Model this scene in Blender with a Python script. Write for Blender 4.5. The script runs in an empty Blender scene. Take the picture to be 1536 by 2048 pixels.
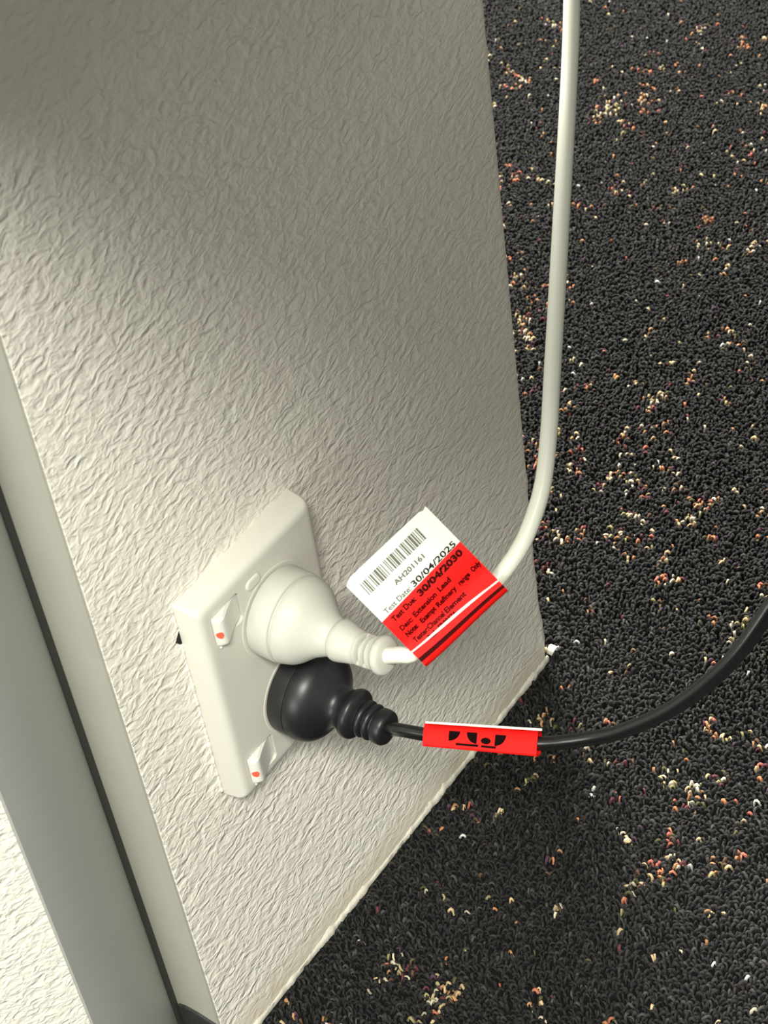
import bpy, bmesh, math, random
import numpy as np
from mathutils import Vector, Matrix

random.seed(7)
rng = np.random.default_rng(7)
S = bpy.context.scene
COL = S.collection
MM = 0.001          # all coordinates below are in millimetres: x along the wall, y into the wall, z up from the floor

def V(x, y, z):
    return Vector((x * MM, y * MM, z * MM))

# ------------------------------------------------------------------ camera
cd = bpy.data.cameras.new('camera')
cam = bpy.data.objects.new('camera', cd)
COL.objects.link(cam)
R0 = (0.5653229, -0.8163985, -0.1179131)      # image right
R1 = (-0.6095547, -0.3171578, -0.7265356)     # image down
R2 = (0.5557455, 0.4826017, -0.6769361)       # view direction
M = Matrix(((R0[0], -R1[0], -R2[0]), (R0[1], -R1[1], -R2[1]), (R0[2], -R1[2], -R2[2])))
cam.matrix_world = Matrix.Translation(V(-386.15, -417.33, 793.41)) @ M.to_4x4()
cd.sensor_fit = 'VERTICAL'
cd.sensor_height = 24.0
cd.lens = 3877.59 / 2048 * 24.0
cd.clip_start = 0.02
cd.clip_end = 30
cd.dof.use_dof = True
cd.dof.focus_distance = 0.92
cd.dof.aperture_fstop = 20.0
S.camera = cam

# ------------------------------------------------------------------ light
w = bpy.data.worlds.new('room_light')
S.world = w
w.use_nodes = True
w.node_tree.nodes['Background'].inputs[0].default_value = (0.97, 0.985, 0.88, 1)
w.node_tree.nodes['Background'].inputs[1].default_value = 0.58

def area_lamp(name, loc, target, power, sx, sy, color):
    l = bpy.data.lights.new(name, 'AREA')
    l.shape = 'RECTANGLE'
    l.energy = power
    l.size, l.size_y = sx, sy
    l.color = color
    o = bpy.data.objects.new(name, l)
    COL.objects.link(o)
    o.location = V(*loc)
    d = V(*target) - o.location
    o.rotation_euler = d.to_track_quat('-Z', 'Y').to_euler()
    return o

area_lamp('ceiling_panel', (-1150, -1080, 2260), (0, 0, 210), 104.0, 0.72, 0.36, (0.985, 0.985, 0.885))
area_lamp('ceiling_panel', (1500, 1500, 2400), (800, 300, 0), 370.0, 0.9, 0.5, (1.0, 0.985, 0.93))

area_lamp('side_fill', (-3000, -330, 950), (100, -60, 300), 43.0, 1.2, 0.9, (0.97, 0.985, 0.93))  # added fill from far left, no source seen, brightens the white cord

S.view_settings.view_transform = 'Standard'
S.view_settings.look = 'None'
S.view_settings.gamma = 1
S.view_settings.exposure = 0.0
S.view_settings.use_curve_mapping = False

# ------------------------------------------------------------------ materials
def lin(c):
    c = c / 255.0
    return c / 12.92 if c <= 0.04045 else ((c + 0.055) / 1.055) ** 2.4

def rgb(r, g, b):
    return (lin(r), lin(g), lin(b), 1)

def mat(name, col, rough=0.5, metal=0.0, spec=0.5, noise=0.0, nscale=300, bump=0.0, bscale=500, sss=0.0):
    m = bpy.data.materials.new(name)
    m.use_nodes = True
    nt = m.node_tree
    b = nt.nodes['Principled BSDF']
    b.inputs['Base Color'].default_value = col
    b.inputs['Roughness'].default_value = rough
    b.inputs['Metallic'].default_value = metal
    b.inputs['Specular IOR Level'].default_value = spec
    if sss:
        b.inputs['Subsurface Weight'].default_value = sss
        b.inputs['Subsurface Radius'].default_value = (0.002, 0.0015, 0.001)
    tc = nt.nodes.new('ShaderNodeTexCoord')
    if noise:
        n = nt.nodes.new('ShaderNodeTexNoise')
        n.inputs['Scale'].default_value = nscale
        n.inputs['Detail'].default_value = 4
        nt.links.new(tc.outputs['Object'], n.inputs['Vector'])
        mx = nt.nodes.new('ShaderNodeMix')
        mx.data_type = 'RGBA'
        mx.inputs['A'].default_value = tuple(c * (1 - noise) for c in col[:3]) + (1,)
        mx.inputs['B'].default_value = tuple(min(1, c * (1 + noise)) for c in col[:3]) + (1,)
        nt.links.new(n.outputs['Fac'], mx.inputs['Factor'])
        nt.links.new(mx.outputs['Result'], b.inputs['Base Color'])
    if bump:
        n2 = nt.nodes.new('ShaderNodeTexNoise')
        n2.inputs['Scale'].default_value = bscale
        n2.inputs['Detail'].default_value = 3
        nt.links.new(tc.outputs['Object'], n2.inputs['Vector'])
        bp = nt.nodes.new('ShaderNodeBump')
        bp.inputs['Strength'].default_value = bump
        bp.inputs['Distance'].default_value = 0.0004
        nt.links.new(n2.outputs['Fac'], bp.inputs['Height'])
        nt.links.new(bp.outputs['Normal'], b.inputs['Normal'])
    return m

def wall_material():
    m = mat('wrinkled_wall_paint', rgb(214, 209, 198), rough=0.5, spec=0.35)
    nt = m.node_tree
    L = nt.links.new
    b = nt.nodes['Principled BSDF']
    geo = nt.nodes.new('ShaderNodeNewGeometry')
    # large pale blotches of the paint
    n = nt.nodes.new('ShaderNodeTexNoise')
    n.inputs['Scale'].default_value = 45
    n.inputs['Detail'].default_value = 2
    L(geo.outputs['Position'], n.inputs['Vector'])
    mx = nt.nodes.new('ShaderNodeMix'); mx.data_type = 'RGBA'
    mx.inputs['A'].default_value = rgb(224, 221, 210)
    mx.inputs['B'].default_value = rgb(230, 222, 212)
    L(n.outputs['Fac'], mx.inputs['Factor'])
    # brownish scuff along the foot of the wall
    sep = nt.nodes.new('ShaderNodeSeparateXYZ')
    L(geo.outputs['Position'], sep.inputs[0])
    n3 = nt.nodes.new('ShaderNodeTexNoise')
    n3.inputs['Scale'].default_value = 70
    n3.inputs['Detail'].default_value = 3
    L(geo.outputs['Position'], n3.inputs['Vector'])
    mr = nt.nodes.new('ShaderNodeMapRange')
    mr.inputs['From Min'].default_value = 0.004
    mr.inputs['From Max'].default_value = 0.022
    mr.inputs['To Min'].default_value = 1.0
    mr.inputs['To Max'].default_value = 0.0
    L(sep.outputs['Z'], mr.inputs['Value'])
    mul = nt.nodes.new('ShaderNodeMath'); mul.operation = 'MULTIPLY'
    L(mr.outputs['Result'], mul.inputs[0]); L(n3.outputs['Fac'], mul.inputs[1])
    mx2 = nt.nodes.new('ShaderNodeMix'); mx2.data_type = 'RGBA'
    L(mul.outputs[0], mx2.inputs['Factor'])
    L(mx.outputs['Result'], mx2.inputs['A'])
    mx2.inputs['B'].default_value = rgb(196, 182, 156)
    L(mx2.outputs['Result'], b.inputs['Base Color'])
    # wrinkled relief: warped ridges
    warp = nt.nodes.new('ShaderNodeTexNoise')
    warp.inputs['Scale'].default_value = 90
    warp.inputs['Detail'].default_value = 2
    L(geo.outputs['Position'], warp.inputs['Vector'])
    sc = nt.nodes.new('ShaderNodeVectorMath'); sc.operation = 'SCALE'
    sc.inputs['Scale'].default_value = 0.008
    L(warp.outputs['Color'], sc.inputs[0])
    add = nt.nodes.new('ShaderNodeVectorMath'); add.operation = 'ADD'
    L(geo.outputs['Position'], add.inputs[0]); L(sc.outputs[0], add.inputs[1])
    mp = nt.nodes.new('ShaderNodeMapping')
    mp.inputs['Rotation'].default_value = (0, math.radians(28), 0)
    mp.inputs['Scale'].default_value = (0.55, 1.0, 1.0)
    L(add.outputs[0], mp.inputs['Vector'])
    add = mp
    r = nt.nodes.new('ShaderNodeTexNoise')
    r.inputs['Scale'].default_value = 185
    r.inputs['Detail'].default_value = 2.5
    r.inputs['Roughness'].default_value = 0.5
    L(add.outputs[0], r.inputs['Vector'])
    sub = nt.nodes.new('ShaderNodeMath'); sub.operation = 'SUBTRACT'
    sub.inputs[1].default_value = 0.5
    L(r.outputs['Fac'], sub.inputs[0])
    ab = nt.nodes.new('ShaderNodeMath'); ab.operation = 'ABSOLUTE'
    L(sub.outputs[0], ab.inputs[0])
    pw = nt.nodes.new('ShaderNodeMath'); pw.operation = 'POWER'
    pw.inputs[1].default_value = 0.8
    L(ab.outputs[0], pw.inputs[0])
    r2 = nt.nodes.new('ShaderNodeTexNoise')
    r2.inputs['Scale'].default_value = 300
    r2.inputs['Detail'].default_value = 2
    L(add.outputs[0], r2.inputs['Vector'])
    comb = nt.nodes.new('ShaderNodeMath'); comb.operation = 'MULTIPLY_ADD'
    comb.inputs[1].default_value = -2.2
    L(pw.outputs[0], comb.inputs[0]); L(r2.outputs['Fac'], comb.inputs[2])
    # relief fades out in the smoothed band at the foot
    mr2 = nt.nodes.new('ShaderNodeMapRange')
    mr2.inputs['From Min'].default_value = 0.006
    mr2.inputs['From Max'].default_value = 0.022
    mr2.inputs['To Min'].default_value = 0.35
    mr2.inputs['To Max'].default_value = 1.0
    L(sep.outputs['Z'], mr2.inputs['Value'])
    bp = nt.nodes.new('ShaderNodeBump')
    bp.inputs['Distance'].default_value = WALL_BUMP
    L(mr2.outputs['Result'], bp.inputs['Strength'])
    L(comb.outputs[0], bp.inputs['Height'])
    L(bp.outputs['Normal'], b.inputs['Normal'])
    return m

WALL_BUMP = 0.0008
M_WALL = wall_material()
M_SEAL = mat('old_white_sealant', rgb(204, 200, 186), 0.6, noise=0.12, nscale=180, bump=0.5, bscale=300)
M_PLATE = mat('cream_white_plastic', rgb(200, 197, 187), 0.5, spec=0.3, noise=0.015, nscale=90)
M_SWITCH = mat('switch_white_plastic', rgb(208, 207, 198), 0.32, spec=0.5)
M_DOT = mat('red_switch_mark', rgb(232, 92, 66), 0.45)
M_WPLUG = mat('white_plug_rubber', rgb(186, 186, 176), 0.46, spec=0.3)
M_WCORD = mat('white_cord_sheath', rgb(226, 226, 212), 0.36, spec=0.5)
M_BPLUG = mat('black_plug_rubber', rgb(25, 26, 28), 0.40, spec=0.45, noise=0.08, nscale=400)
M_BCORD = mat('black_cord_sheath', rgb(26, 27, 27), 0.26, spec=0.5, noise=0.1, nscale=500, bump=0.06, bscale=900)
M_PAPER = mat('white_tag_paper', rgb(222, 223, 214), 0.5, spec=0.3)
M_RED = mat('red_tag_film', rgb(222, 22, 18), 0.55, spec=0.15, noise=0.05, nscale=70)
M_INK = mat('grey_black_ink', rgb(34, 31, 28), 0.7, spec=0.1)
M_INKSOFT = mat('faded_grey_ink', rgb(104, 104, 94), 0.7, spec=0.1)
M_REDINK_SHADE = mat('red_film_ink_and_fold_shade', rgb(58, 2, 3), 0.6, spec=0.05)  # lettering ink, also paints the shade inside the tag's fold
M_BLACKINK = mat('black_logo_ink', rgb(12, 3, 3), 0.6, spec=0.05)
M_METAL = mat('brushed_jamb_metal', rgb(170, 168, 157), 0.45, metal=0.1, spec=0.5, noise=0.07, nscale=40)
M_GREY = mat('satin_grey_panel', rgb(150, 151, 147), 0.45, metal=0.0, spec=0.5, noise=0.03, nscale=30)
M_DARK = mat('dark_rubber', rgb(42, 43, 40), 0.6)
M_GAP = mat('dark_gap', rgb(16, 13, 12), 0.9)
M_BACK = mat('carpet_backing', rgb(22, 22, 23), 0.95, spec=0.1, noise=0.4, nscale=400)

def carpet_material():
    m = mat('loop_pile_yarn', (0.03, 0.03, 0.03, 1), 0.85, spec=0.25)
    nt = m.node_tree
    a = nt.nodes.new('ShaderNodeAttribute')
    a.attribute_name = 'yarn'
    nt.links.new(a.outputs['Color'], nt.nodes['Principled BSDF'].inputs['Base Color'])
    return m
M_YARN = carpet_material()

# ------------------------------------------------------------------ helpers
def tag(o, label=None, cat=None, group=None, kind=None):
    if label: o['label'] = label
    if cat: o['category'] = cat
    if group: o['group'] = group
    if kind: o['kind'] = kind
    return o

def empty(name, loc):
    o = bpy.data.objects.new(name, None)
    o.empty_display_size = 0.02
    COL.objects.link(o)
    o.location = V(*loc)
    return o

def mesh_obj(name, verts, faces, m, parent=None, smooth=False, sharp=None):
    """verts in mm, world coordinates; parents are unrotated empties or meshes"""
    me = bpy.data.meshes.new(name)
    off = Vector((0, 0, 0))
    p = parent
    while p is not None:
        off += p.location
        p = p.parent
    me.from_pydata([V(*v) - off for v in verts], [], faces)
    me.materials.append(m)
    bm = bmesh.new(); bm.from_mesh(me)
    bmesh.ops.recalc_face_normals(bm, faces=bm.faces)
    bm.to_mesh(me); bm.free()
    if smooth:
        me.polygons.foreach_set('use_smooth', [True] * len(me.polygons))
        if sharp is not None:
            me.set_sharp_from_angle(angle=math.radians(sharp))
    me.update()
    o = bpy.data.objects.new(name, me)
    COL.objects.link(o)
    o.parent = parent
    return o

def box(x0, x1, y0, y1, z0, z1):
    v = [(x0, y0, z0), (x1, y0, z0), (x1, y1, z0), (x0, y1, z0), (x0, y0, z1), (x1, y0, z1), (x1, y1, z1), (x0, y1, z1)]
    f = [(0, 3, 2, 1), (4, 5, 6, 7), (0, 1, 5, 4), (1, 2, 6, 5), (2, 3, 7, 6), (3, 0, 4, 7)]
    return v, f

def loft(rings, caps=True):
    n = len(rings[0])
    v = [p for r in rings for p in r]
    f = []
    for i in range(len(rings) - 1):
        for k in range(n):
            a, b = i * n + k, i * n + (k + 1) % n
            f.append((a, b, b + n, a + n))
    if caps:
        f.append(tuple(range(n)))
        f.append(tuple((len(rings) - 1) * n + k for k in range(n)))
    return v, f

def rrect(cx, cz, hx, hz, r, y, n=5):
    out = []
    for (sx, sz, a0) in ((1, 1, 0), (-1, 1, 90), (-1, -1, 180), (1, -1, 270)):
        for k in range(n + 1):
            a = math.radians(a0 + 90 * k / n)
            out.append((cx + sx * (hx - r) + r * math.cos(a), y, cz + sz * (hz - r) + r * math.sin(a)))
    return out

def catmull(pts, per=10):
    P = [np.array(p, float) for p in pts]
    P = [2 * P[0] - P[1]] + P + [2 * P[-1] - P[-2]]
    out = []
    for i in range(1, len(P) - 2):
        for k in range(per):
            t = k / per
            out.append(0.5 * (2 * P[i] + (P[i + 1] - P[i - 1]) * t + (2 * P[i - 1] - 5 * P[i] + 4 * P[i + 1] - P[i + 2]) * t * t
                              + (3 * P[i] - P[i - 1] - 3 * P[i + 1] + P[i + 2]) * t ** 3))
    out.append(P[-2])
    return out

def frames(path, up0):
    """tangent, side, up for every point (parallel transport)"""
    T = []
    for i in range(len(path)):
        t = path[min(i + 1, len(path) - 1)] - path[max(i - 1, 0)]
        T.append(t / np.linalg.norm(t))
    u = np.array(up0, float)
    out = []
    for t in T:
        u = u - t * (u @ t)
        u = u / np.linalg.norm(u)
        out.append((t, np.cross(t, u), u))
    return out

def sweep(path, section, up0=(0, 0, 1), twist=None):
    """section(i, u) -> list of (a, b) offsets along side and up"""
    F = frames(path, up0)
    rings = []
    for i, (p, (t, s, u)) in enumerate(zip(path, F)):
        tw = twist(i / (len(path) - 1)) if twist else 0
        c, sn = math.cos(tw), math.sin(tw)
        ring = []
        for a, b in section(i):
            a2, b2 = a * c - b * sn, a * sn + b * c
            ring.append(tuple(p + s * a2 + u * b2))
        rings.append(ring)
    return loft(rings)

def circle(r, n=28):
    return [(r * math.cos(2 * math.pi * k / n), r * math.sin(2 * math.pi * k / n)) for k in range(n)]

def lathe(axis, stations, n=40, flat=None):
    """axis(s)->point; stations: (s, r)"""
    path = [np.array(axis(s), float) for s, r in stations]
    # direction from the axis itself, so steps at equal s stay square
    rings = []
    for (s, r), p in zip(stations, path):
        t = np.array(axis(s + 0.5), float) - np.array(axis(s - 0.5), float)
        t /= np.linalg.norm(t)
        u = np.array((0, 0, 1.0)); u -= t * (u @ t); u /= np.linalg.norm(u)
        sd = np.cross(t, u)
        k2 = flat(s) if flat else 1.0
        rings.append([tuple(p + sd * a * k2 + u * b) for a, b in circle(r, n)])
    return loft(rings)

# ------------------------------------------------------------------ the setting
XE, XJ, XL = 211.3, -77.1, -138.3      # end of the wall, jamb line, edge of the left wall
tag(mesh_obj('floor', *box(-2000, 2600, -1600, 2400, -30, -4), M_BACK), 'dark carpeted floor around the foot of the wall', kind='structure')

# wall_front: a thick partition end with a rounded, slightly lumpy right edge
prof = [(XJ + 1.2, 0.0)]
for k in range(9):
    a = math.radians(-90 + 90 * k / 8)
    prof.append((XE - 7 + 7 * math.cos(a), 7 + 7 * math.sin(a)))
prof += [(XE, 120.0), (XJ + 1.2, 120.0)]
zs = [-4, 4, 9, 15, 22, 28, 36, 48, 62, 76, 95, 112, 126, 133, 140, 160, 300, 700, 1400, 2400]
bulge = [1.2, 2.2, 2.4, 3.2, 2.4, 2.6, 1.2, 0.2, 0.4, -0.4, 0.2, 0.0, -0.2, 0.9, 0.1, 0, 0, 0, 0, 0]
rings = []
for z, d in zip(zs, bulge):
    rings.append([(x + (d if 1 <= i <= 10 and x > XE - 7.5 else 0), y, z) for i, (x, y) in enumerate(prof)])
tag(mesh_obj('wall_front', *loft(rings), M_WALL, smooth=True, sharp=35), 'pale wrinkled wall with the power outlet', kind='structure')
# wall_left: on the other side of the recess
SPL = math.tan(math.radians(24))          # this wall turns away to the left, behind the post
XL = -129.0
lp = [(-1500, 13.2 + (1500 + XL) * SPL), (XL, 13.2), (XL, 180), (-1500, 180 + (1500 + XL) * SPL)]
tag(mesh_obj('wall_left', *loft([[(x, y, z) for x, y in lp] for z in (-4, 2400)]), M_WALL, smooth=True, sharp=35),
    'bright wrinkled wall left of the grey post', kind='structure')
# recess between the two walls
tag(mesh_obj('trim_1', *box(XJ, XJ + 1.2, 0.6, 31, 2, 2400), M_METAL), 'smooth grey beige metal jamb strip', kind='structure')
def post_arc(t):        # round-fronted post, seen from the wall side
    return -127.0 + 80 * math.sin(t), 91.7 - 80 * math.cos(t)
pp = [post_arc(math.radians(a)) for a in np.linspace(-2.8, 36, 22)]
pp += [(-82, 60), (-130.9, 60)]
tag(mesh_obj('trim_2', *loft([[(x, y, z) for x, y in pp] for z in (1, 2400)]), M_GREY, smooth=True, sharp=40), 'satin grey round-fronted metal post in the recess', kind='structure')
v, f = loft([rrect(XJ - 1.5, 28.2, 1.45, 3.0, 0.8, z) for z in (1, 2400)])
v = [(x, z, y) for x, y, z in v]
tag(mesh_obj('trim_3', v, f, M_DARK, smooth=True, sharp=40), 'black rubber seal between jamb and post', kind='structure')
v, f = loft([[(XJ - t, y, z) for y, z in ((2.0, 0), (24.5, 0), (24.5, 26.0 - i), (20, 27.6 - i), (12, 27.8 - i), (2.0, 26.6 - i))] for t, i in ((0.0, 0), (0.9, 0.3), (1.2, 0.8))])
tag(mesh_obj('trim_4', v, f, M_DARK), 'dark kick plate at the foot of the jamb', kind='structure')

# ragged bead of old sealant along the foot of the front wall
xs = np.arange(XJ + 2, XE + 1.5, 1.6)
def wob(x, a, b):
    return math.sin(x * a + b) + 0.6 * math.sin(x * a * 2.7 + b * 3) + 0.35 * math.sin(x * a * 6.1 + b)
rings = []
for x in xs:
    swell = min(1, max(0, 0.35 + 0.55 * wob(x, 0.071, 0.4) * 0.7 + 0.25 * wob(x, 0.23, 2.1)))
    h = 0.35 + 2.5 * swell * random.uniform(0.6, 1.15) + (random.uniform(0, 1.6) if random.random() < 0.12 else 0)
    d = 0.25 + 1.25 * swell * random.uniform(0.6, 1.2)
    rings.append([(x, 0.6, -3), (x, -d, -3), (x, -d - 0.1, 0.2 * h), (x, -d * 0.7, 0.5 * h), (x, -d * 0.3, h * 0.8), (x, -0.1, h), (x, 0.6, h + 0.3)])
tag(mesh_obj('trim_5', *loft(rings), M_SEAL, smooth=True, sharp=60), 'ragged bead of old white sealant along the floor line', kind='structure')

# dark chipped gap beside the outlet, part of the front wall
wf = bpy.data.objects['wall_front']
mesh_obj('chipped_gap', [(-41.2, -0.12, 251.2), (-37.5, -0.12, 255.6), (-37.5, -0.12, 247.6), (-39.2, -0.12, 248.4),
                         (-41.2, 0.2, 251.2), (-37.5, 0.2, 255.6), (-37.5, 0.2, 247.6), (-39.2, 0.2, 248.4)],
         [(0, 1, 2, 3), (4, 5, 6, 7), (0, 1, 5, 4), (1, 2, 6, 5), (2, 3, 7, 6), (3, 0, 4, 7)], M_GAP, wf)

# desk added out of view: its top shades the upper right of the wall
shade_desk = tag(empty('shade_desk', (600, -300, 0)), 'pale tabletop added out of view to shade the wall', 'shade_desk')
v, f = loft([rrect(600, -300, 810 - i, 299.5 - i, 12, z) for z, i in ((690, 1), (691, 0), (714, 0), (715, 1))])
M_SHADE_DESK = mat('shade_desk_laminate', rgb(205, 198, 184), 0.5)
mesh_obj('shade_desk_top', [(x, z, y) for x, y, z in v], f, M_SHADE_DESK, shade_desk, smooth=True, sharp=30)
mesh_obj('shade_block', *box(-209, -180, -52, 0, 500, 690), M_SHADE_DESK, shade_desk)  # added unseen block, holds side light off the wall's upper left
for y in (-560, -60):
    mesh_obj('leg', *box(1320, 1360, y - 20, y + 20, 0, 690), M_METAL, shade_desk)

# ------------------------------------------------------------------ carpet pile
def value_noise(P, scale, seed):
    r = np.random.default_rng(seed)
    T = r.random((256, 256))
    q = P / scale
    i = np.floor(q).astype(int)
    fr = q - i
    fr = fr * fr * (3 - 2 * fr)
    g = lambda a, b: T[(i[:, 0] + a) % 256, (i[:, 1] + b) % 256]
    return (g(0, 0) * (1 - fr[:, 0]) + g(1, 0) * fr[:, 0]) * (1 - fr[:, 1]) + (g(0, 1) * (1 - fr[:, 0]) + g(1, 1) * fr[:, 0]) * fr[:, 1]

def in_poly(P, poly):
    c = np.zeros(len(P), bool)
    j = len(poly) - 1
    for i in range(len(poly)):
        xi, yi = poly[i]; xj, yj = poly[j]
        c ^= ((yi > P[:, 1]) != (yj > P[:, 1])) & (P[:, 0] < (xj - xi) * (P[:, 1] - yi) / (yj - yi + 1e-9) + xi)
        j = i
    return c

def carpet():
    sp = 2.42
    gx, gy = np.meshgrid(np.arange(-170, 1250, sp), np.arange(-410, 650, sp))
    P = np.c_[gx.ravel(), gy.ravel()]
    P[:, 0] += np.where((np.round(P[:, 1] / sp).astype(int) % 2) == 0, sp / 2, 0)
    P += rng.uniform(-1.0, 1.0, P.shape)
    poly = [(-165, -20), (-165, -90), (40, -400), (260, -400), (1240, 150), (1240, 500), (960, 640), (213, 215)]
    core = in_poly(P, [(-165, -20), (-165, -70), (50, -330), (190, -330), (1070, 190), (1070, 470), (880, 545), (213, 125)])
    k = in_poly(P, poly) & (core | (rng.random(len(P)) < 0.40))     # sparser, thicker loops out at the sides
    k &= ~((P[:, 0] < XE + 2.5) & (P[:, 1] > -2.2))
    thick = np.where(core, 1.0, 1.5)[k]
    P = P[k]
    N = len(P)
    fl = value_noise(P, 60, 5)
    ang = math.radians(20) + (fl - 0.5) * 4.5 + rng.normal(0, 0.75, N)
    Ln = rng.uniform(1.8, 4.4, N) * thick
    H = rng.uniform(1.8, 4.3, N)
    R = rng.uniform(0.57, 0.99, N) * thick
    wig = rng.uniform(-1.2, 1.2, N)
    # colours
    base = np.array([[0.028, 0.027, 0.026], [0.046, 0.045, 0.043], [0.022, 0.023, 0.026], [0.038, 0.033, 0.031], [0.028, 0.031, 0.026], [0.085, 0.083, 0.078]])
    c = 0.5 * base[rng.choice(6, N, p=[.34, .22, .14, .12, .13, .05])] * rng.uniform(0.75, 1.3, (N, 1))
    m1, m2 = value_noise(P, 9, 11), value_noise(P, 60, 12)
    hot = np.clip((m1 * 0.75 + m2 * 0.35 - 0.68) * 4.0, 0, 1)
    h3 = value_noise(P, 9, 13)
    u = rng.random(N)
    fleck = u < hot * 0.34 + 0.006
    pal = np.array([[0.50, 0.20, 0.10], [0.42, 0.22, 0.11], [0.56, 0.42, 0.24], [0.62, 0.54, 0.40], [0.36, 0.32, 0.15], [0.45, 0.14, 0.10]])
    pick = np.where(h3 > 0.55, rng.choice([0, 0, 1, 1, 5, 2], N), rng.choice([2, 3, 4, 2, 1, 3], N))
    c[fleck] = 0.85 * pal[pick[fleck]] * rng.uniform(0.6, 1.15, (fleck.sum(), 1))
    dull = (u > 0.90) & (hot > 0.05)
    dpal = np.array([[0.10, 0.030, 0.035], [0.09, 0.05, 0.03], [0.07, 0.065, 0.03], [0.06, 0.03, 0.05]])
    c[dull] = dpal[rng.choice(4, dull.sum())]
    white = rng.random(N) < 0.0022
    c[white] = np.array([0.62, 0.60, 0.55]) * rng.uniform(0.5, 1, (white.sum(), 1))
    nr, ns = 5, 4
    s = np.linspace(0, 1, nr)
    ca, sa = np.cos(ang)[:, None], np.sin(ang)[:, None]
    lx = Ln[:, None] * (s - 0.5)[None]
    ly = wig[:, None] * np.sin(s * math.pi * 2)[None] * 0.6
    lz = H[:, None] * (1 - (2 * s - 1) ** 2)[None] - 3.4
    dxs = Ln[:, None] * np.ones((1, nr))
    dzs = H[:, None] * (-4 * (2 * s - 1))[None]
    nn = np.sqrt(dxs ** 2 + dzs ** 2)
    nx, nz = -dzs / nn, dxs / nn                    # section "up" in the loop's own plane
    V3 = np.zeros((N, nr, ns, 3), np.float32)
    for q in range(ns):
        a = 2 * math.pi * (q + 0.5) / ns
        ou, ov = math.sin(a), math.cos(a)
        px = lx + nx * ou * R[:, None]
        py = ly + ov * R[:, None]
        pz = lz + nz * ou * R[:, None]
        V3[:, :, q, 0] = P[:, :1] + px * ca - py * sa
        V3[:, :, q, 1] = P[:, 1:] + px * sa + py * ca
        V3[:, :, q, 2] = pz
    V3 = V3.reshape(-1, 3) * MM
    one = []
    for r_ in range(nr - 1):
        for q in range(ns):
            a, b = r_ * ns + q, r_ * ns + (q + 1) % ns
            one.append((a, b, b + ns, a + ns))
    one = np.array(one, np.int32)
    F = (one[None] + (np.arange(N, dtype=np.int32) * nr * ns)[:, None, None]).reshape(-1, 4)
    me = bpy.data.meshes.new('carpet_pile')
    me.vertices.add(len(V3)); me.vertices.foreach_set('co', V3.ravel())
    me.loops.add(F.size); me.loops.foreach_set('vertex_index', F.ravel())
    me.polygons.add(len(F))
    me.polygons.foreach_set('loop_start', np.arange(0, F.size, 4, dtype=np.int32))
    me.polygons.foreach_set('use_smooth', np.ones(len(F), bool))
    at = me.color_attributes.new('yarn', 'FLOAT_COLOR', 'POINT')
    cc = np.ones((N, nr * ns, 4), np.float32)
    cc[:, :, :3] = c[:, None, :]
    at.data.foreach_set('color', cc.ravel())
    me.materials.append(M_YARN)
    me.update(calc_edges=True)
    me.validate()
    o = bpy.data.objects.new('carpet_pile', me)
    COL.objects.link(o)
    tag(o, 'charcoal loop pile carpet flecked with orange and cream', 'carpet', kind='stuff')
carpet()

# ------------------------------------------------------------------ power outlet
ZO = 211.07
outlet = tag(empty('power_outlet', (0, 0, ZO)), 'white double power outlet on the wall with both plugs in', 'outlet')
rings = []
for y, ins, r in ((0.0, 0.0, 1.2), (-1.0, 0.0, 1.4), (-7.5, 0.5, 2.0), (-9.8, 1.1, 2.5), (-11.0, 2.0, 3.0), (-11.6, 3.2, 3.2), (-11.8, 4.6, 3.2)):
    rings.append(rrect(0, ZO, 38 - ins, 58 - ins, r, y, 6))
plate = mesh_obj('face_plate', *loft(rings), M_PLATE, outlet)
SW = [(-22.5, 42.0), (-22.5, -43.5)]
cutters = []
for cx, cz in SW:
    c = mesh_obj('cutter', *loft([rrect(cx, ZO + cz, 8.9, 7.9, 2.2, -30), rrect(cx, ZO + cz, 8.9, 7.9, 2.2, -6.5)]), M_PLATE, outlet)
    md = plate.modifiers.new('b', 'BOOLEAN'); md.operation = 'DIFFERENCE'; md.object = c; md.solver = 'EXACT'
    cutters.append(c)
bpy.context.view_layer.update()
dg = bpy.context.evaluated_depsgraph_get()
nm = bpy.data.meshes.new_from_object(plate.evaluated_get(dg))
plate.modifiers.clear()
plate.data = nm
nm.name = 'face_plate'
nm.polygons.foreach_set('use_smooth', [True] * len(nm.polygons))
nm.set_sharp_from_angle(angle=math.radians(32))
for c in cutters:
    bpy.data.objects.remove(c)

def rocker_h(x, z):
    """height above the plate face; x 0..17 from the raised end, z -7.5..7.5"""
    pts = [(0, -1.5), (0.3, 0.8), (1.0, 2.3), (1.9, 3.2), (2.8, 3.6), (3.8, 3.55), (5.5, 2.9), (9, 1.3), (13, -0.2), (17, -1.3)]
    for (a, ha), (b, hb) in zip(pts, pts[1:]):
        if x <= b:
            h = ha + (hb - ha) * (x - a) / (b - a)
            break
    e = max(0, abs(z) - 6.3) / 1.2
    return h - 1.0 * e * e

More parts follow.
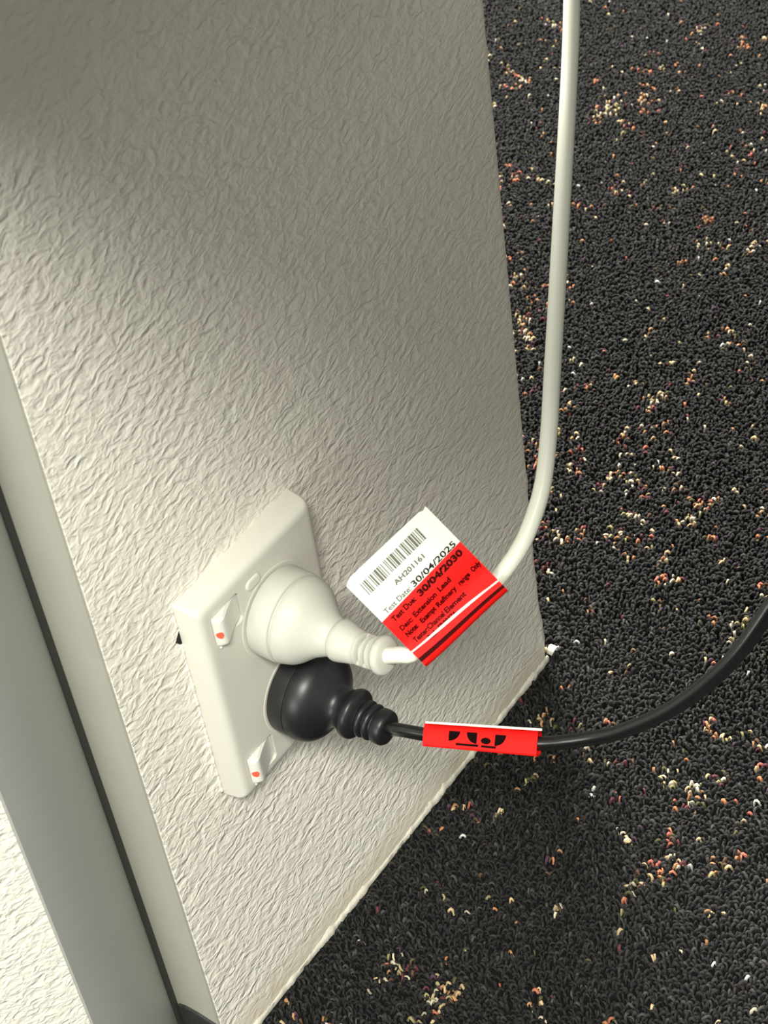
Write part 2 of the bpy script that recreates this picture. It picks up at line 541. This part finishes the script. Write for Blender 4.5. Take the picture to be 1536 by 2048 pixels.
for n_, (cx, cz) in enumerate(SW):
    NX, NZ = 34, 16
    v, f = [], []
    for i in range(NX + 1):
        for j in range(NZ + 1):
            x = 17.2 * i / NX; z = -7.5 + 15 * j / NZ
            v.append((cx - 8.6 + x, -11.8 - rocker_h(min(x, 17), z), ZO + cz + z))
    nb = len(v)
    for i in range(NX):
        for j in range(NZ):
            a = i * (NZ + 1) + j
            f.append((a, a + 1, a + NZ + 2, a + NZ + 1))
    # skirt down into the opening
    rim = [j for j in range(NZ + 1)] + [i * (NZ + 1) + NZ for i in range(1, NX + 1)] + [NX * (NZ + 1) + j for j in range(NZ - 1, -1, -1)] + [i * (NZ + 1) for i in range(NX - 1, 0, -1)]
    for k in rim:
        v.append((v[k][0], -6.8, v[k][2]))
    m_ = len(rim)
    for k in range(m_):
        f.append((rim[k], rim[(k + 1) % m_], nb + (k + 1) % m_, nb + k))
    f.append(tuple(nb + k for k in range(m_)))
    sw = mesh_obj('switch', v, f, M_SWITCH, outlet, smooth=True, sharp=38)
    # red mark on the raised end
    dv = []
    for k in range(20):
        a = 2 * math.pi * k / 20
        x = 1.25 + 0.95 * math.cos(a); z = -1.0 + 1.7 * math.sin(a)
        dv.append((cx - 8.6 + x - 0.22, -11.95 - rocker_h(x, 0), ZO + cz + z))
    dv2 = [(x + 0.4, y + 0.45, z) for x, y, z in dv]
    d = mesh_obj('indicator_mark', *loft([dv, dv2]), M_DOT, sw)
    d['label'] = 'red on mark'
    # little moulded pip below each switch
    pv = []
    for q in range(4):
        rr = 0.9 * math.cos(q * math.pi / 8); hh = 0.7 * math.sin(q * math.pi / 8)
        pv.append([(cx - 6.5 + rr * math.cos(2 * math.pi * k / 12), -11.8 - hh, ZO + cz - 9.6 + rr * math.sin(2 * math.pi * k / 12)) for k in range(12)])
    mesh_obj('pip', *loft(pv), M_PLATE, outlet, smooth=True)

PW, PB = (4.3, 23.0), (5.8, -25.2)      # plug centres on the plate
for cx, cz in (PW, PB):
    rings = []
    for y, r in ((-11.75, 21.6), (-11.95, 21.3), (-12.0, 20.9), (-11.9, 20.3), (-11.85, 16.0)):
        rings.append([(cx + a, y, ZO + cz + b) for a, b in circle(r, 56)])
    mesh_obj('socket_ring', *loft(rings), M_PLATE, outlet, smooth=True, sharp=45)
# oval screw cover between switch and socket
v, f = loft([rrect(-4.5, ZO + 46.8, 4.6 - i, 2.7 - i, 2.6 - i, y) for y, i in ((-11.7, 0), (-12.1, 0.1), (-12.5, 0.5), (-12.6, 1.2))])
mesh_obj('screw_cover', v, f, M_PLATE, outlet, smooth=True, sharp=50)
# paint and filler squeezed out around the plate
rings = []
path = [(-38.2, -56 + i * 1.5) for i in range(76)] + [(-37 + i * 1.5, 58.2) for i in range(50)]
for i, (x, z) in enumerate(path):
    r = 0.7 + 0.12 * wob(i, 0.3, 1) + random.uniform(-0.08, 0.1)
    left = i < 76
    ring = []
    for k in range(7):
        a = math.pi * k / 6
        o_ = r * math.cos(a)
        ring.append((x - 0.3 + (o_ if left else 0), 0.3 - 0.9 * r * math.sin(a), ZO + z + (0 if left else o_)))
    rings.append(ring)
mesh_obj('filler_bead', *loft(rings[:62]), M_WALL, outlet, smooth=True)
mesh_obj('filler_bead', *loft(rings[68:76]), M_WALL, outlet, smooth=True)

# ------------------------------------------------------------------ white extension cord
WHITE = [(3.6, -69.0, 236.8), (4.6, -74.3, 239.0), (6.4, -79.6, 241.1), (14.5, -85.2, 246.8), (23.4, -90.4, 251.8), (32.3, -95.6, 256.9),
         (40.6, -99.1, 261.2), (52.6, -102.3, 268.8), (64.0, -102.3, 276.6), (74.9, -100.6, 285.4), (89.2, -95.3, 297.9), (103.0, -89.2, 310.7),
         (142.3, -71.7, 346.5), (186.8, -51.9, 388.1), (209.3, -41.2, 410.2), (230.1, -30.2, 430.4),
         (250.8, -19.2, 450.9), (320, 20, 520), (420, 70, 640)]
BLACK = [(4.6, -60.2, 187.0), (4.9, -67.4, 189.5), (7.1, -78.5, 190.8), (10.1, -88.8, 191.8), (14.8, -102.8, 193.0), (19.5, -116.6, 194.5),
         (22.9, -125.1, 195.6), (26.0, -133.4, 198.1), (30.6, -143.9, 201.8), (34.6, -154.7, 207.8), (41.4, -170.0, 220.2), (48.1, -181.8, 233.5),
         (56.0, -192.6, 250.0), (66.4, -200.7, 269.0), (76.4, -206.1, 286.7), (87.9, -207.8, 305.2), (110, -205, 345), (150, -190, 420)]

wp = tag(empty('extension_cord', (PW[0], -12, ZO + PW[1])), 'white extension cord plugged into the upper socket', 'power cord')
def w_axis(s):
    dz = float(np.interp(s, [0, 12, 26, 40, 48, 56, 60], [0, -0.2, -1.3, -1.5, -0.8, 1.1, 2.0]))
    return (PW[0], -12.0 - s, ZO + PW[1] + dz)
st = [(0, 18.5), (0.1, 19.4), (0.8, 19.8), (9.4, 19.7), (10.0, 19.5), (10.3, 19.0), (10.4, 18.4), (11.0, 18.3), (11.2, 18.9), (11.8, 19.25), (12.8, 19.1), (13.6, 18.75),
      (15, 18.35), (17, 17.6), (19, 16.3), (21, 14.5), (23, 12.6), (25, 10.9), (27, 9.6), (29, 8.6), (30.3, 8.15), (30.6, 7.8), (30.9, 8.2), (32, 8.8), (33.5, 9.0), (35.5, 8.6), (38, 7.9), (40, 7.4), (41.5, 7.1), (42.2, 6.4), (43, 5.0), (44, 3.4)]
mesh_obj('plug_body', *lathe(w_axis, st, 56), M_WPLUG, wp, smooth=True, sharp=40)
st = [(41.0, 5.6), (41.6, 5.2)]
for s0 in (43.2, 46.5, 49.8):
    st += [(s0 - 0.8, 4.2), (s0 - 0.55, 6.3), (s0 - 0.1, 6.9), (s0 + 0.5, 6.9), (s0 + 0.9, 6.4), (s0 + 1.1, 4.2)]
st += [(52.4, 4.2), (52.7, 7.2), (53.1, 7.9), (53.9, 8.15), (55.0, 8.0), (55.8, 7.4), (56.2, 6.2), (56.4, 4.0), (56.4, 3.0)]
relief = mesh_obj('strain_relief', *lathe(w_axis, st, 40), M_WPLUG, wp, smooth=True, sharp=50)
for ang in (55, 235):     # smooth spines joining the ribs
    a = math.radians(ang)
    pth = [np.array(w_axis(s)) + np.array((math.sin(a) * 5.4, 0, math.cos(a) * 5.4)) for s in np.linspace(41, 53, 9)]
    mesh_obj('rib_spine', *sweep(pth, lambda i: [(1.5 * p, 1.5 * q) for p, q in circle(1, 12)]), M_WPLUG, relief, smooth=True, sharp=50)
path = catmull([w_axis(54.5)] + WHITE[1:], 8)
mesh_obj('cord', *sweep(path, lambda i: circle(3.35, 24)), M_WCORD, wp, smooth=True, sharp=60)

# ------------------------------------------------------------------ black power cord
bp_ = tag(empty('power_lead', (PB[0], -12, ZO + PB[1])), 'black power lead plugged into the lower socket', 'power lead')
def b_axis(s):
    dz = float(np.interp(s, [0, 20, 32, 46, 60], [0, 0, -0.7, -0.9, -0.9]))
    return (PB[0], -12.0 - s, ZO + PB[1] + dz)
st = [(0, 19.2), (0.1, 20.0), (0.8, 20.4), (7.2, 20.5), (7.9, 20.4), (8.05, 20.05), (8.3, 20.05), (8.5, 20.5), (9.4, 20.75), (11, 20.7), (13, 20.3), (15, 19.5), (16.5, 18.5), (17.8, 17.2), (19, 15.6), (20.2, 13.7),
      (21.4, 11.8), (22.6, 10.3), (24, 9.3), (25.5, 8.95), (26.8, 9.1), (28, 9.6), (29, 10.4), (30, 11.0), (31.5, 11.15), (32.8, 10.7), (33.6, 9.6), (34.2, 8.2), (34.6, 7.4), (35, 7.0)]
mesh_obj('plug_body', *lathe(b_axis, st, 56), M_BPLUG, bp_, smooth=True, sharp=40)
st = [(34.2, 6.7)]
for s0, r in ((36.4, 8.2), (40.0, 8.0)):
    st += [(s0 - 1.2, 6.3), (s0 - 0.7, r - 0.4), (s0, r), (s0 + 0.9, r), (s0 + 1.5, r - 0.6), (s0 + 1.9, 6.3)]
st += [(42.6, 6.2), (43.0, 7.1), (43.6, 7.7), (45.6, 7.8), (47.4, 7.6), (48.3, 7.0), (48.6, 5.6), (48.7, 3.0)]
mesh_obj('strain_relief', *lathe(b_axis, st, 40), M_BPLUG, bp_, smooth=True, sharp=50)
def flex(i, n=28):        # flat twin flex: two rounded cores side by side
    out = []
    for k in range(n):
        a = 2 * math.pi * k / n
        c, s_ = math.cos(a), math.sin(a)
        out.append((2.3 * c, 3.75 * s_))
    return [(a_ * (0.78 + 0.42 * min(1, abs(b_) / 2.2)), b_) for a_, b_ in out]
path = catmull([b_axis(47.5)] + BLACK[1:], 8)
mesh_obj('cord', *sweep(path, flex, up0=(-0.4, 0, 1)), M_BCORD, bp_, smooth=True, sharp=60)

# ------------------------------------------------------------------ white and red test tag on the white cord
A = np.array((8.6, -47.9, 262.5)); B = np.array((45.1, -64.5, 280.8)); D = np.array((2.7, -82.7, 246.2))
ex = (B - A) / np.linalg.norm(B - A)
ey = (D - A) - ex * ((D - A) @ ex); ey /= np.linalg.norm(ey)
nrm = np.cross(ex, ey)
if nrm @ (np.array((-386., -417., 793.)) - A) < 0:
    nrm = -nrm
def tp(x, y, q):      # point in the tag's own plane, q towards the viewer's side
    return tuple(A + ex * x + ey * y + nrm * q)
tagw = tag(empty('test_tag', tuple(A)), 'white and red test tag with barcode folded round the white cord', 'tag')
NXT = 24
def xe(y):            # left and right edges lean slightly
    return 1.43 * y / 38.85, 44.05 + 0.58 * y / 42.0
def low(s):           # lower free edge of the front sheet
    return 38.9 + 3.0 * s + 0.9 * math.sin(math.pi * s) * (0.5 - s)
def lift(y):          # the sheets bulge out over the cord
    return 2.6 * min(1, max(0, (y - 22) / 12)) ** 2
def sheet(name, section, m, parent, th=0.18, n=NXT):
    """section(s) -> list of (y, q); a thin two-sided sheet"""
    fr, bk = [], []
    for i in range(n + 1):
        s = i / n
        row = section(s)
        pts = []
        for y, q in row:
            x0, x1 = xe(min(y, 44))
            pts.append((x0 + (x1 - x0) * s, y, q + lift(y)))
        fr.append([tp(*p) for p in pts]); bk.append([tp(p[0], p[1], p[2] - th) for p in pts])
    rings = [f_ + b_[::-1] for f_, b_ in zip(fr, bk)]
    return mesh_obj(name, *loft(rings), m, parent, smooth=True, sharp=40)
def bow(s, y):
    return 0.5 * math.sin(math.pi * s) * max(0, 1 - y / 20) * 0.6
def front_sec(s):
    L_ = low(s) - 0.1
    c0 = 1.6 if (s < 0.02) else (0.6 if s < 0.05 else 0)
    c0 = max(c0, 0.7 if 0.955 < s < 1.0 else 0)
    return [(c0 + (L_ - c0) * k / 10, bow(s, L_ * k / 10)) for k in range(11)]
sheet('paper_sheet', front_sec, M_PAPER, tagw)
def red_sec(s):
    y0 = 21.75 - 2.0 * s; L_ = low(s) - 0.15
    return [(y0 + (L_ - y0) * k / 8, 0.14) for k in range(9)]
sheet('red_band', red_sec, M_RED, tagw, th=0.12)
def edge_sec(s):       # pale cut edge of the sheet
    L_ = low(s)
    wdt = 0.55 + 0.5 * math.sin(math.pi * min(1, max(0, (s - 0.1) / 0.8)))
    return [(L_ - wdt, 0.24), (L_ - wdt * 0.4, 0.32), (L_ + 0.12, 0.24)]
sheet('cut_edge', edge_sec, M_PAPER, tagw, th=0.3)
def under_sec(s):      # second layer that shows below the cut edge
    L_ = low(s)
    return [(24 + (L_ + 2.0 + 1.3 * (1 - s) - 24) * k / 10, -0.24) for k in range(11)]
sheet('under_sheet', under_sec, M_RED, tagw, th=0.12)
def back_sec(s):       # goes behind the cord and comes up again in front as a narrow lip
    L_ = low(s)
    b = 7.0 - 2.6 * s
    return [(2.2, -0.34), (22, -0.5), (28, -3.0), (32, -7.4), (36, -9.2), (L_ + 1, -9.4), (L_ + b - 1.2, -7.6), (L_ + b, -5.2), (L_ + b + 0.15, -3.0), (L_ + b - 0.5, -1.3), (L_ + b - 1.2 - 0.6 * (1 - s), -0.6)]
sheet('back_sheet', back_sec, M_RED, tagw)
def slot_sec(s):       # shade inside the fold, painted as a dark strip between the lips
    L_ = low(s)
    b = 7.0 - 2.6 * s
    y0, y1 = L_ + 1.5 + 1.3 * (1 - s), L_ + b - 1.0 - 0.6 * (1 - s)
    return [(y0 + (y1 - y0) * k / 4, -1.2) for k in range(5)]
sheet('fold_shade', slot_sec, M_REDINK_SHADE, tagw, th=0.1)

def text_mesh(name, body, x0, x1, y_base, y_base1, cap, m, parent, place, bold=0.0):
    """flat lettering, fitted between x0 and x1"""
    cu = bpy.data.curves.new(name, 'FONT')
    cu.body = body
    cu.size = 1.0
    cu.offset = bold
    cu.resolution_u = 3
    o = bpy.data.objects.new(name, cu)
    COL.objects.link(o)
    bpy.context.view_layer.update()
    dg = bpy.context.evaluated_depsgraph_get()
    me = bpy.data.meshes.new_from_object(o.evaluated_get(dg))
    bpy.data.objects.remove(o)
    co = np.array([v_.co[:] for v_ in me.vertices])
    lo, hi = co[:, 0].min(), co[:, 0].max()
    capu = 0.72
    verts = []
    for x, y, _ in co:
        k = (x - lo) / (hi - lo)
        verts.append(place(x0 + (x1 - x0) * k, y_base + (y_base1 - y_base) * k - y / capu * cap))
    faces = [tuple(p.vertices) for p in me.polygons]
    bpy.data.meshes.remove(me)
    return mesh_obj(name, verts, faces, m, parent)

on_paper = lambda x, y: tp(x, y, 0.12 + bow(min(1, max(0, x / 44)), y))
on_red = lambda x, y: tp(x, y, 0.24 + lift(y))
# barcode
v, f = [], []
bars = [1, 2, 1, 1, 2, 1, 1, 3, 1, 1, 2, 2, 1, 1, 3, 1, 2, 1, 1, 2, 1, 3, 1, 1, 1, 2, 2, 1, 1, 1, 3, 1, 1, 2, 1, 1, 2, 3, 1, 1, 2, 1, 1, 2, 2, 1, 1, 1, 3, 1, 2, 1, 1, 2, 1, 1, 2]
unit = (35.7 - 4.4) / sum(bars)
x = 4.4
for i, b_ in enumerate(bars):
    if i % 2 == 0:
        k = len(v)
        for xx, top in ((x, 1), (x + b_ * unit, 1), (x + b_ * unit, 0), (x, 0)):
            yy = 4.84 - 0.9 * (xx - 4.4) / 31.2 + (0 if top else 5.75)
            v.append(on_paper(xx, yy))
        f.append((k, k + 1, k + 2, k + 3))
    x += b_ * unit
mesh_obj('barcode', v, f, M_INKSOFT, tagw)
text_mesh('printed_text', 'AH201161', 14.5, 30.3, 15.15, 14.75, 2.1, M_INKSOFT, tagw, on_paper, 0.03)
text_mesh('printed_text', 'Test Date:', 4.1, 18.0, 20.75, 20.45, 2.2, M_INKSOFT, tagw, on_paper, 0.02)
text_mesh('printed_text', '30/04/2025', 19.1, 42.4, 20.5, 19.7, 2.45, M_INK, tagw, lambda x, y: tp(x, y, 0.24 + lift(y)), 0.02)
for body, x0, x1, y0, y1, cap, bd in (
        ('Test Due:', 4.3, 16.5, 25.2, 24.75, 2.1, 0.015), ('30/04/2030', 18.4, 42.2, 24.9, 24.0, 2.35, 0.03),
        ('Desc:', 4.3, 10.3, 30.0, 29.85, 2.0, 0.012), ('Extension', 11.6, 23.6, 29.65, 29.2, 2.05, 0.018), ('Lead', 25.2, 31.5, 29.0, 28.75, 2.05, 0.018),
        ('Note:', 4.3, 10.2, 33.5, 33.35, 2.0, 0.025), ('Exempt', 12.0, 19.8, 33.5, 33.2, 2.0, 0.025), ('Refinery', 20.7, 30.9, 33.3, 32.9, 2.0, 0.018),
        ('range', 32.6, 38.3, 32.9, 32.6, 2.0, 0.018), ('Only', 39.7, 44.2, 32.55, 32.3, 2.0, 0.025),
        ('Tester:Channel', 5.0, 20.7, 37.3, 37.25, 2.0, 0.015), ('Element', 21.5, 32.0, 37.3, 37.2, 2.0, 0.012),
        ('Ref:', 10.0, 13.8, 40.2, 40.3, 1.8, 0.02), ('FR0037A', 15.5, 24.6, 40.2, 40.4, 1.9, 0.02)):
    text_mesh('printed_text', body, x0, x1, y0, y1, cap * 1.1, M_REDINK_SHADE, tagw, on_red, bd + 0.022)

# ------------------------------------------------------------------ red tag on the black cord
P0 = np.array((7.2, -78.9, 190.85)); P1 = np.array((22.5, -124.0, 195.5))
ax = (P1 - P0); LT = np.linalg.norm(ax); ax /= LT
vw = np.array((-386.15, -417.33, 793.41)) - (P0 + P1) / 2; vw /= np.linalg.norm(vw)
upv = np.cross(vw, ax); upv /= np.linalg.norm(upv)
if upv[2] < 0: upv = -upv
fwd = np.cross(ax, upv)
if fwd @ vw < 0: fwd = -fwd
tagr = tag(empty('test_tag', tuple(P0)), 'small red test tag sleeve wrapped around the black cord', 'tag')
def rp(l, u, q):      # l along the cord, u up, q outwards
    return tuple(P0 + ax * l + upv * u + fwd * q)
def strip(name, rows, m, th=0.22, nl=12, taper=0.0):
    """rows: (u, q) cross-section swept along the cord"""
    out = []
    for i in range(nl + 1):
        k = i / nl
        fr = [rp(LT * k, u * (1 + taper * k), q) for u, q in rows]
        bk = []
        for j, (u, q) in enumerate(rows):
            a = rows[max(0, j - 1)]; b = rows[min(len(rows) - 1, j + 1)]
            du, dq = b[0] - a[0], b[1] - a[1]
            l_ = math.hypot(du, dq) or 1
            bk.append(rp(LT * k, (u - dq / l_ * th) * (1 + taper * k), q + du / l_ * th))
        out.append(fr + bk[::-1])
    return mesh_obj(name, *loft(out), m, tagr, smooth=True, sharp=45)
def front_q(u):
    return 3.9 - 0.035 * (u + 0.8) ** 2
rows = [(4.6, front_q(4.6))] + [(u, front_q(u)) for u in (3.5, 2.2, 1, 0, -1.2, -2.5, -3.6, -4.2)] + [(-4.75, 2.9), (-4.8, 1.2), (-4.3, -1.8), (-2.6, -3.4), (0, -3.9), (2.6, -3.4), (4.2, -1.5), (4.75, 1.0), (4.9, 3.2)]
strip('red_sleeve', rows, M_RED, taper=0.10)
def flag(name, q0, q1, u0, u1, m):      # leaf standing out from the top of the sleeve
    rings = []
    for i in range(9):
        k = i / 8
        row = []
        for u, q in ((u0, q0), (u0, q1), (u1, q1), (u1, q0)):
            row.append(tuple(P0 + ax * LT * k + upv * u * (1 + 0.10 * k) + vw * q))
        rings.append(row)
    return mesh_obj(name, *loft(rings), m, tagr)
flag('flag', 2.4, 19.8, 4.62, 5.0, M_RED)
flag('flag_edge', 19.8, 20.0, 4.45, 5.2, M_PAPER)
def logo(pts):
    n = len(pts)
    k = lambda l, u: rp(l, u * (1 + 0.10 * l / LT), front_q(u) + 0.24)
    return [k(*p) for p in pts], [tuple(range(n))]
sc = LT / 228.0      # millimetres per original length unit along the sleeve
def quarter(l0, w_, h_, u_top, flip):
    pts = [(l0 if not flip else l0 + w_, u_top)]
    for i in range(13):
        a = math.radians(90 * i / 12)
        xx, uu = w_ * math.cos(a), -h_ * math.sin(a)
        pts.append((l0 + xx if not flip else l0 + w_ - xx, u_top + uu))
    return pts
for pts in (quarter(11.0, 4.7, 3.9, 2.2, False), quarter(18.5, 4.4, 4.3, 2.2, True), quarter(30.4, 4.6, 4.3, 2.0, False),
            [(26.7 + 2.1 * math.cos(2 * math.pi * k / 18), -0.7 + 1.25 * math.sin(2 * math.pi * k / 18)) for k in range(18)],
            [(14.2, -2.35), (23.6, -2.3), (23.6, -3.2), (14.2, -3.2)], [(24.8, -2.4), (31.0, -2.45), (31.0, -3.3), (24.8, -3.25)]):
    v, f = logo(pts)
    mesh_obj('logo_mark', v, f, M_BLACKINK, tagr)

# ------------------------------------------------------------------ curled flake of paint at the corner
rings = []
for i in range(15):
    a = math.radians(-40 + 250 * i / 14)
    r = 2.5
    cx, cz = 214.2, 3.2
    wd = 2.2 * math.sin(math.pi * (0.15 + 0.7 * i / 14))
    ring = []
    for dr, dy in ((-0.45, -wd), (0.45, -wd), (0.45, wd), (-0.45, wd)):
        ring.append((cx + (r + dr) * math.cos(a), -1.5 + dy, cz + (r + dr) * math.sin(a)))
    rings.append(ring)
tag(mesh_obj('paint_flake', *loft(rings), M_SEAL, smooth=True, sharp=50), 'small curled white paint flake on the carpet at the wall corner', 'paint flake')
